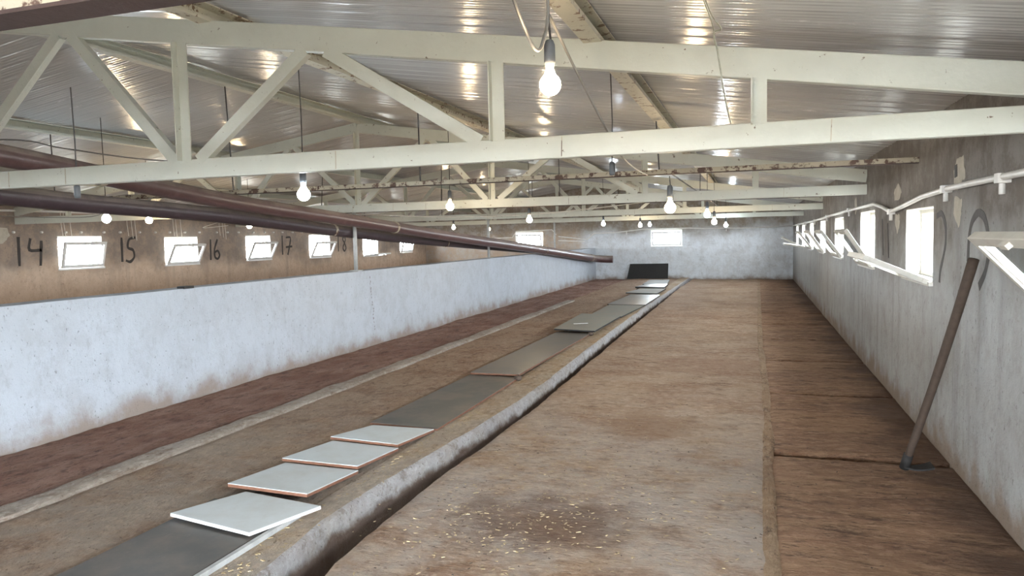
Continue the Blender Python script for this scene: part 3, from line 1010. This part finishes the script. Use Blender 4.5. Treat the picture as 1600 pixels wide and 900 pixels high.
ec = empty('water_pipe', (-2, YE - 0.04, 1.96), 'thin white pipe along the end wall above its right window', 'pipe')
mb = MB()
yy = YE - 0.045
mb.tube([(1.40, yy, 2.01), (-0.4, yy, 1.985), (-1.84, yy, 2.0), (-2.4, yy, 2.03), (-4.2, yy, 2.03), (-5.39, yy, 1.915), (-6.24, yy, 1.90), (-6.54, yy, 1.66), (-7.76, yy, 1.81)], 0.022, 8)
mb.build('pipe_run', MAT['whitepipe'], ec, smooth=True)
for x, z in ((-1.0, 2.0), (-4.9, 1.94)):
    mb = MB()
    mb.tube([(x, yy, z), (x, yy, z - 0.12)], 0.013, 8)
    mb.build('stub', MAT['whitepipe'], ec)
for nm, L, lb in (('conduit', [(-7.77, 1.64), (-6.64, 1.58)], 'short white conduit on the end wall right of the far post'),
                  ('conduit', [(-7.86, 1.88), (-8.04, 2.10), (-9.21, 2.06), (-9.62, 2.06), (-9.79, 1.80), (-10.6, 1.79)], 'bent white conduit around the end wall window over the pipe'),
                  ('conduit', [(-7.86, 2.45), (-9.2, 2.44), (-10.64, 2.46)], 'high white conduit on the end wall near the ceiling')):
    mb = MB()
    mb.tube([(x, YE - 0.024, z) for x, z in L], 0.022, 8)
    o = mb.build(nm, MAT['whitepipe'], origin=(L[0][0], yy, L[0][1]), smooth=True)
    tag(o, lb, 'conduit')


# ------------------------------------------------------------------ bulbs on drop cables
def make_bulb(kind, scale=1.0, cable=0.4, lit=True):
    r = empty('hanging_bulb', (0, 0, 0))
    mb = MB()
    mb.lathe((0, 0, 0), [(0.013, 0.105), (0.017, 0.10), (0.0225, 0.085), (0.0235, 0.02), (0.020, 0.0)][::-1], 16)
    mb.build('socket', MAT['socket'], r, smooth=True)
    if lit:
        R = 0.044
        prof = [(0.014, 0.0), (0.0155, -0.012), (0.02, -0.026), (0.030, -0.042)]
        c = -0.074
        for k in range(9):
            a = math.radians(52 - k * 17)
            prof.append((max(0.002, R * math.cos(a)), c + R * math.sin(a)))
        prof = sorted(prof, key=lambda p: p[1])
        mb = MB()
        mb.lathe((0, 0, 0), prof, 20)
        mb.build('bulb', MAT['bulb_' + kind], r, smooth=True)
    return r


protos = {'warm': None, 'cool': None, 'none': None}
BULBS = [('warm', (-0.79, 3.0, 2.495), 2.69, 'big warm lit bulb hanging nearest the viewer on a looped cable'),
         ('cool', (-3.85, 5.85, 2.325), None, 'cool white bulb hanging below the nearest truss, left of centre'),
         ('warm', (-4.14, 9.96, 2.36), None, 'white bulb over the grey boards, below the second truss'),
         ('cool', (-8.41, 8.03, 2.275), None, 'cool white bulb nearest over the left aisle'),
         ('warm', (-10.1, 10.55, 2.34), None, 'small warm bulb on the far left, left of window fifteen'),
         ('warm', (-10.6, 13.95, 2.28), None, 'small warm bulb above the number sixteen window'),
         ('warm', (-9.0, 21.9, 2.25), 3.30, 'warm bulb over the left aisle above the pipe, left of a pair'),
         ('warm', (-9.0, 25.2, 2.22), 3.30, 'warm bulb over the left aisle, right of a pair'),
         ('warm', (-4.2, 14.15, 2.24), None, 'warm bulb above the brown pipe near the end wall window'),
         ('cool', (-4.2, 21.8, 2.24), None, 'cool bulb left of the end wall window'),
         ('warm', (-3.35, 23.4, 2.19), None, 'warm bulb of the close pair above the right end wall window'),
         ('cool', (-3.5, 26.8, 2.25), None, 'cool bulb of the close pair above the right end wall window'),
         ('warm', (-0.82, 7.9, 2.17), 2.40, 'warm bulb hanging from the rusty tie beam right of centre'),
         ('cool', (-0.8, 14.1, 2.24), None, 'nearest of three bulbs in a diagonal row over the right aisle'),
         ('warm', (-0.8, 16.7, 2.14), None, 'middle of three bulbs in a diagonal row over the right aisle'),
         ('cool', (-0.8, 23.9, 2.13), None, 'farthest of three bulbs in a diagonal row over the right aisle'),
         ('none', (-1.05, 5.84, 2.27), None, 'empty dark lamp socket hanging right of the nearest bulb'),
         ('none', (-4.93, 4.45, 2.175), 2.276, 'empty dark lamp socket under the nearest truss at the left')]
for kind, loc, ztop_w, l in BULBS:
    if protos[kind] is None:
        protos[kind] = make_bulb(kind, lit=kind != 'none')
        r = protos[kind]
    else:
        r = copy_tree(protos[kind])
    r.location = loc
    if loc[1] > 3.5 and kind != 'none':
        for ch in [o for o in bpy.data.objects if o.parent == r and o.name.startswith(('bulb', 'socket'))]: ch.scale = (1.3, 1.3, 1.3)  # enlarged past life size, the extra size standing in for their glow
    tag(r, l, 'light bulb' if kind != 'none' else 'lamp socket', 'hanging lamps')
    zt = ztop_w or zroof(loc[0]) - 0.004
    mb = MB()
    mb.tube([(loc[0], loc[1], loc[2] + 0.10), (loc[0] + 0.006, loc[1], (loc[2] + zt) / 2), (loc[0] - 0.004, loc[1], zt)], 0.005, 6)
    mb.build('cable', MAT['wire'], r)

# ------------------------------------------------------------------ cables and strings
def strand(name, pts, rad, mat, label, cat='cable', seg=6):
    P = []
    pts = [Vector(p) for p in pts]
    for i in range(len(pts) - 1):
        p0, p1, p2, p3 = pts[max(0, i - 1)], pts[i], pts[i + 1], pts[min(len(pts) - 1, i + 2)]
        for k in range(6):
            t = k / 6
            P.append(0.5 * ((2 * p1) + (p2 - p0) * t + (2 * p0 - 5 * p1 + 4 * p2 - p3) * t * t + (3 * p1 - p0 - 3 * p2 + p3) * t ** 3))
    P.append(pts[-1])
    mb = MB()
    mb.tube(P, rad, seg)
    o = mb.build(name, mat, origin=pts[0], smooth=True)
    return tag(o, label, cat)


strand('electric_cable', [(-0.80, 2.35, 2.80), (-0.813, 2.6, 2.647), (-0.834, 2.8, 2.599), (-0.826, 2.88, 2.55), (-0.81, 2.92, 2.545), (-0.799, 2.95, 2.60), (-0.795, 3.0, 2.70), (-0.80, 3.02, 3.0), (-0.80, 3.02, zroof(-0.8) - 0.01)], 0.007, MAT['greywire'], 'grey cable looping beside the nearest bulb up to the ceiling')
strand('electric_cable', [(-0.79, 3.0, 2.70), (-0.818, 3.6, 2.603), (-0.85, 4.6, 2.429), (-0.93, 5.5, 2.395), (-0.98, 6.5, 2.38), (-1.03, 7.75, 2.41)], 0.007, MAT['greywire'], 'grey cable running from the nearest bulb back to the tie beam')
strand('hanging_string', [(-0.223, 3.9, zroof(-0.2) - 0.01), (-0.223, 3.9, 2.954), (-0.197, 4.0, 2.9), (-0.156, 4.05, 2.845), (-0.193, 4.1, 2.845), (-0.19, 4.12, 2.80), (-0.181, 4.2, 2.769), (-0.15, 4.33, 2.56), (-0.119, 4.41, 2.41)], 0.0045, MAT['string'], 'knotted pale string hanging from the ceiling to the nearest truss', 'string')
strand('hanging_string', [(-0.235, 3.88, zroof(-0.2) - 0.01), (-0.232, 3.9, 2.95), (-0.20, 4.0, 2.87), (-0.19, 4.1, 2.83)], 0.0035, MAT['string'], 'short loose string tail beside the knotted string', 'string')
strand('electric_cable', [(-13.5, 5.2, 2.6), (-9, 5.0, 2.86), (-7.03, 5.5, 2.871), (-6.56, 5.8, 2.789), (-5.84, 6.2, 2.673), (-4.6, 6.6, 2.60), (-3.3, 7.0, 2.62), (-2.2, 7.6, 2.6)], 0.008, MAT['greywire'], 'grey cable sagging behind the left half of the nearest truss')
strand('electric_cable', [(-10.5, 12.2, 2.42), (-7.6, 12.4, 2.33), (-5.2, 12.6, 2.2), (-3.4, 12.7, 2.22), (-1.2, 12.8, 2.4)], 0.009, MAT['whitewire'], 'white cable draped across behind the second truss')
strand('electric_cable', [(-13.6, 10.5, 2.42), (-11, 10.2, 2.33), (-8.4, 8.1, 2.47), (-7.2, 7.8, 2.44)], 0.008, MAT['greywire'], 'grey cable draped over the left aisle past the cool bulb')
strand('electric_cable', [(-13.6, 17.0, 2.3), (-12.4, 14.6, 2.2), (-10.6, 13.95, 2.4), (-8.9, 14.3, 2.385)], 0.008, MAT['whitewire'], 'pale cable draped over the left aisle past the small warm bulb')
strand('electric_cable', [(-0.8, 7.9, 2.42), (-0.8, 11.0, 2.43), (-0.8, 14.1, 2.45), (-0.8, 17.6, 2.44), (-0.8, 24, 2.43)], 0.008, MAT['wire'], 'dark cable strung over the right aisle bulbs')
for y, dz, l in ((12.0, 0, 'pulled cords hanging over the window between 14 and 15'), (13.75, 0.0, 'pale cords hanging above the number 15'), (15.2, 0, 'pale cords hanging over the window between 15 and 16'), (16.9, 0, 'pale cords hanging beside the number 16')):
    r = empty('window_cord', (XL + 0.05, y, 2.55), l, 'cord', 'pull cords on the left wall')
    for k in range(3):
        yo = y + k * 0.11 + random.uniform(-.03, .03)
        mb = MB()
        mb.tube([(XL + 0.045, yo, 2.55), (XL + 0.08, yo - 0.03, 2.3), (XL + 0.06, yo + 0.02, 2.03 - 0.05 * k)], 0.006, 5)
        mb.build('cord', MAT['whitewire'], r)
mb = MB()
mb.tube([(XL + 0.03, 8.5, 2.54), (XL + 0.03, 20, 2.55), (XL + 0.03, 30.3, 2.54)], 0.02, 8)
o = mb.build('conduit', MAT['whitepipe'], origin=(XL + 0.03, 18, 2.55), smooth=True)
tag(o, 'white conduit high along the left wall above the cords', 'conduit')
pg = empty('peg_rail', (XL, 18, 2.1), 'row of small white pegs along the left wall above the windows', 'pegs')
for i in range(34):
    y = 11.0 + i * 0.52 + random.uniform(-.1, .1)
    mb = MB()
    mb.tube([(XL - 0.005, y, 2.12), (XL + 0.05, y, 2.12)], 0.022, 8)
    mb.build('peg', MAT['whitepipe'], pg)

# ------------------------------------------------------------------ boards and mats along the curb
def panel(name, c4, th, top_mat, edge_mat, label, cat, group, split=True, gap=0.0):
    """c4: four top corners (x,y,z) counter-clockwise"""
    c4 = [Vector(p) for p in c4]
    org = sum(c4, Vector()) / 4
    org.z -= th
    r = empty(name, org, label, cat, group)
    dn = Vector((0, 0, -th))
    f = 0.006
    mb = MB()
    mb.hexa([p + dn for p in c4] + [p + Vector((0, 0, -f)) for p in c4])
    mb.build('core', edge_mat, r)
    mb = MB()
    mb.hexa([p + Vector((0, 0, -f)) for p in c4] + c4)
    mb.build('top_face', top_mat, r, bevel=0.001)
    return r


G = 'boards laid along the curb'
zt = 0.078
panel('board', [(-3.50, 3.70, 0.115), (-2.81, 3.57, 0.11), (-2.665, 4.10, 0.095), (-3.325, 4.21, 0.096)], 0.022, MAT['whiteboard'], MAT['pvc'], 'nearest white board with white edges, lying skewed on the dark mat', 'board', G)
panel('board', [(-3.49, 4.23, 0.135), (-2.835, 4.205, 0.125), (-2.82, 4.855, 0.085), (-3.47, 4.875, 0.09)], 0.026, MAT['whiteboard'], MAT['woodedge'], 'second white board from the viewer, reddish worn edges', 'board', G)
panel('board', [(-3.51, 4.89, 0.12), (-2.835, 4.87, 0.112), (-2.805, 5.49, 0.08), (-3.455, 5.54, 0.086)], 0.026, MAT['whiteboard'], MAT['woodedge'], 'third white board from the viewer', 'board', G)
panel('board', [(-3.49, 5.56, 0.115), (-2.82, 5.51, 0.105), (-2.765, 6.13, 0.078), (-3.385, 6.13, 0.08)], 0.026, MAT['whiteboard'], MAT['woodedge'], 'fourth white board, touching the dark board', 'board', G)
mb = MB()
mb.hexa([(-3.27, 4.035, 0.0985), (-3.24, 4.03, 0.0985), (-3.225, 4.06, 0.0982), (-3.265, 4.065, 0.0982), (-3.27, 4.035, 0.1003), (-3.24, 4.03, 0.1003), (-3.225, 4.06, 0.0998), (-3.265, 4.065, 0.0998)])
tag(mb.build('leaf_scrap', MAT['iron'], origin=(-3.25, 4.05, 0.1)), 'tiny dark scrap on the nearest white board', 'scrap')
panel('board', [(-3.52, 1.2, 0.072), (-2.80, 1.2, 0.068), (-2.80, 4.08, 0.070), (-3.50, 4.1, 0.07)], 0.02, MAT['darkboard'], MAT['black'], 'dark grey mat under the nearest white board', 'mat', G)
mb = MB()
mb.bar((-2.765, 1.2, 0.062), (-2.765, 4.0, 0.062), (1, 0, 0), 0.03, 0.03)
o = mb.build('edge_rail', MAT['post'], origin=(-2.765, 2.6, 0.06))
tag(o, 'grey rail along the edge of the nearest dark mat', 'rail')
panel('board', [(-3.475, 6.24, 0.074), (-2.745, 6.16, 0.078), (-2.755, 8.68, 0.078), (-3.43, 8.77, 0.074)], 0.024, MAT['darkboard'], MAT['woodedge'], 'dark stained board beyond the white boards', 'board', G)
panel('board', [(-3.435, 8.79, 0.098), (-2.76, 8.70, 0.115), (-2.735, 12.90, 0.08), (-3.40, 13.05, 0.075)], 0.024, MAT['greyboard'], MAT['woodedge'], 'long shiny grey board between the dark board and the raised board', 'board', G)
panel('board', [(-3.42, 12.95, 0.15), (-2.66, 12.86, 0.135), (-2.64, 15.45, 0.12), (-3.50, 15.6, 0.15)], 0.03, MAT['midboard'], MAT['black'], 'raised greenish board with a white mark at its corner', 'board', G)
mb = MB()
mb.bar((-3.22, 13.65, 0.1545), (-2.98, 13.78, 0.1535), (0, 1, 0), 0.05, 0.006)
o = mb.build('white_scrap', MAT['pvc'], origin=(-3.1, 13.7, 0.15))
tag(o, 'small white scrap lying on the raised greenish board', 'scrap')
panel('board', [(-3.36, 15.62, 0.10), (-2.64, 15.5, 0.10), (-2.52, 18.15, 0.09), (-3.40, 18.25, 0.09)], 0.025, MAT['midboard'], MAT['black'], 'smooth greenish board right beyond the raised board', 'board', G)
panel('board', [(-3.45, 18.28, 0.10), (-2.50, 18.2, 0.10), (-2.50, 21.25, 0.10), (-3.35, 21.4, 0.10)], 0.025, MAT['greyboard'], MAT['black'], 'grey board three places before the end wall', 'board', G)
panel('board', [(-3.55, 21.7, 0.13), (-2.62, 21.5, 0.12), (-2.60, 23.6, 0.11), (-3.40, 23.6, 0.11)], 0.03, MAT['paleboard'], MAT['black'], 'pale grey board with dark front edge, second from the end wall group', 'board', G)
panel('board', [(-3.6, 23.9, 0.15), (-2.68, 23.85, 0.14), (-2.75, 25.6, 0.12), (-3.5, 25.6, 0.12)], 0.05, MAT['greyboard'], MAT['black'], 'thick brownish board raised on one corner near the end', 'board', G)
panel('board', [(-3.65, 25.9, 0.10), (-2.80, 25.7, 0.10), (-3.0, 28.6, 0.09), (-3.75, 28.6, 0.09)], 0.025, MAT['paleboard'], MAT['black'], 'farthest pale bluish board in front of the leaning black sheet', 'board', G)


def stone(x, y, z, r, label):
    mb = MB()
    bm = bmesh.new()
    bmesh.ops.create_icosphere(bm, subdivisions=2, radius=r)
    for v in bm.verts:
        v.co *= 1 + 0.3 * noise.noise(v.co * 25 + Vector((x, y, 0)))
        v.co.z *= 0.7
    idx = {v: i for i, v in enumerate(bm.verts)}
    mb.v = [(v.co.x + x, v.co.y + y, v.co.z + z) for v in bm.verts]
    mb.f = [tuple(idx[v] for v in f.verts) for f in bm.faces]
    bm.free()
    o = mb.build('stone', MAT['stone'], origin=(x, y, z))
    tag(o, label, 'stone')


stone(-2.735, 8.60, 0.085, 0.045, 'dark stone at the corner of the long shiny board')
stone(-2.71, 12.78, 0.085, 0.05, 'dark stone under the corner of the raised greenish board')
stone(-3.47, 23.6, 0.08, 0.06, 'dark stone beneath the thick brownish board')

# black sheet leaning on the end wall
r = empty('black_sheet', (-4.05, 30.2, 0.05), 'black rubber sheet leaning against the end wall below the window', 'sheet')
mb = MB()
mb.hexa([(-4.87, 30.12, 0.03), (-3.235, 30.12, 0.03), (-3.235, 30.15, 0.03), (-4.87, 30.15, 0.03), (-4.77, 30.33, 0.63), (-3.235, 30.33, 0.635), (-3.235, 30.36, 0.635), (-4.77, 30.36, 0.63)])
mb.build('sheet_body', MAT['black'], r, bevel=0.004)

# small black block on the ledge of the dividing wall
mb = MB()
mb.box((XP - 0.09, 6.93, LEDGE - 0.004), (XP + 0.015, 7.09, LEDGE + 0.026))
o = mb.build('ledge_block', MAT['black'], origin=(XP, 7.0, LEDGE), bevel=0.004)
tag(o, 'small black block on the ledge of the dividing wall', 'block')

# ------------------------------------------------------------------ hoe leaning on the right wall
r = empty('hoe', (1.08, 6.08, 0.0), 'long-handled hoe leaning against the right wall', 'hoe')
top, bot = Vector((1.395, 5.66, 1.59)), Vector((1.08, 6.09, 0.045))
mb = MB()
P = [bot + (top - bot) * t + Vector((0.012 * math.sin(t * 3.1), 0, 0)) for t in [i / 10 for i in range(11)]]
mb.tube(P, [0.026, 0.027, 0.028, 0.029, 0.029, 0.030, 0.031, 0.031, 0.032, 0.033, 0.034], 14)
mb.build('handle_shaft', MAT['wood'], r, smooth=True)
mb = MB()
mb.tube([bot - (top - bot).normalized() * 0.03, bot + (top - bot).normalized() * 0.09], 0.034, 14)
mb.build('ferrule', MAT['iron'], r, smooth=True)
mb = MB()
n = 8
for i in range(n + 1):
    t = i / n
    x = 1.07 + 0.19 * t
    z = 0.018 + 0.035 * (t - 0.35) ** 2 * 4 * 0.5
    w = 0.035 + 0.045 * t
    for dy, dz in ((-w, 0), (w, 0), (w, 0.012), (-w, 0.012)):
        mb.v.append((x, 6.09 + dy, z + dz))
for i in range(n):
    for k in range(4):
        a = i * 4
        mb.f.append((a + k, a + (k + 1) % 4, a + 4 + (k + 1) % 4, a + 4 + k))
mb.f += [(3, 2, 1, 0), (4 * n, 4 * n + 1, 4 * n + 2, 4 * n + 3)]
mb.build('blade', MAT['iron'], r)

# ------------------------------------------------------------------ straw and crumbs on the floor
def litter(name, n, area, mat, label, size):
    mb = MB()
    for _ in range(n):
        x, y, zf = area()
        a = random.uniform(0, math.pi)
        l, w, h = random.uniform(0.4, 1) * size, random.uniform(0.12, 0.3) * size, random.uniform(0.1, 0.25) * size
        c, s = math.cos(a), math.sin(a)
        p = []
        for z in (zf, zf + h):
            for i, j in ((-l, -w), (l, -w), (l, w), (-l, w)):
                p.append((x + i * c - j * s, y + i * s + j * c, z))
        mb.hexa(p)
    o = mb.build(name, mat)
    return tag(o, label, 'litter', kind='stuff')


def a1():
    while True:
        y = 2.8 + abs(random.gauss(0, 3.2))
        x = random.uniform(-2.1, 0.05)
        if y < 14: return x, y, 0.0


def a2():
    return random.gauss(-1.45, 0.35), random.gauss(4.6, 0.45), 0.0


def a3():
    return random.uniform(-2.74, -2.56), random.uniform(2.8, 7.0), 0.047


def a4():
    return random.uniform(0.2, 1.35), 3.0 + abs(random.gauss(0, 3)), -0.008


litter('straw', 800, lambda: a1() if random.random() < 0.6 else a3(), MAT['straw'], 'scattered pale straw bits on the concrete floor and curb', 0.016)
litter('straw', 350, a2, MAT['straw'], 'patch of chaff on the main slab in the foreground', 0.012)
litter('dung_crumbs', 260, lambda: a1() if random.random() < 0.6 else (a2() if random.random() < .6 else a4()), MAT['stone'], 'scattered dark dung crumbs on the concrete floor', 0.012)
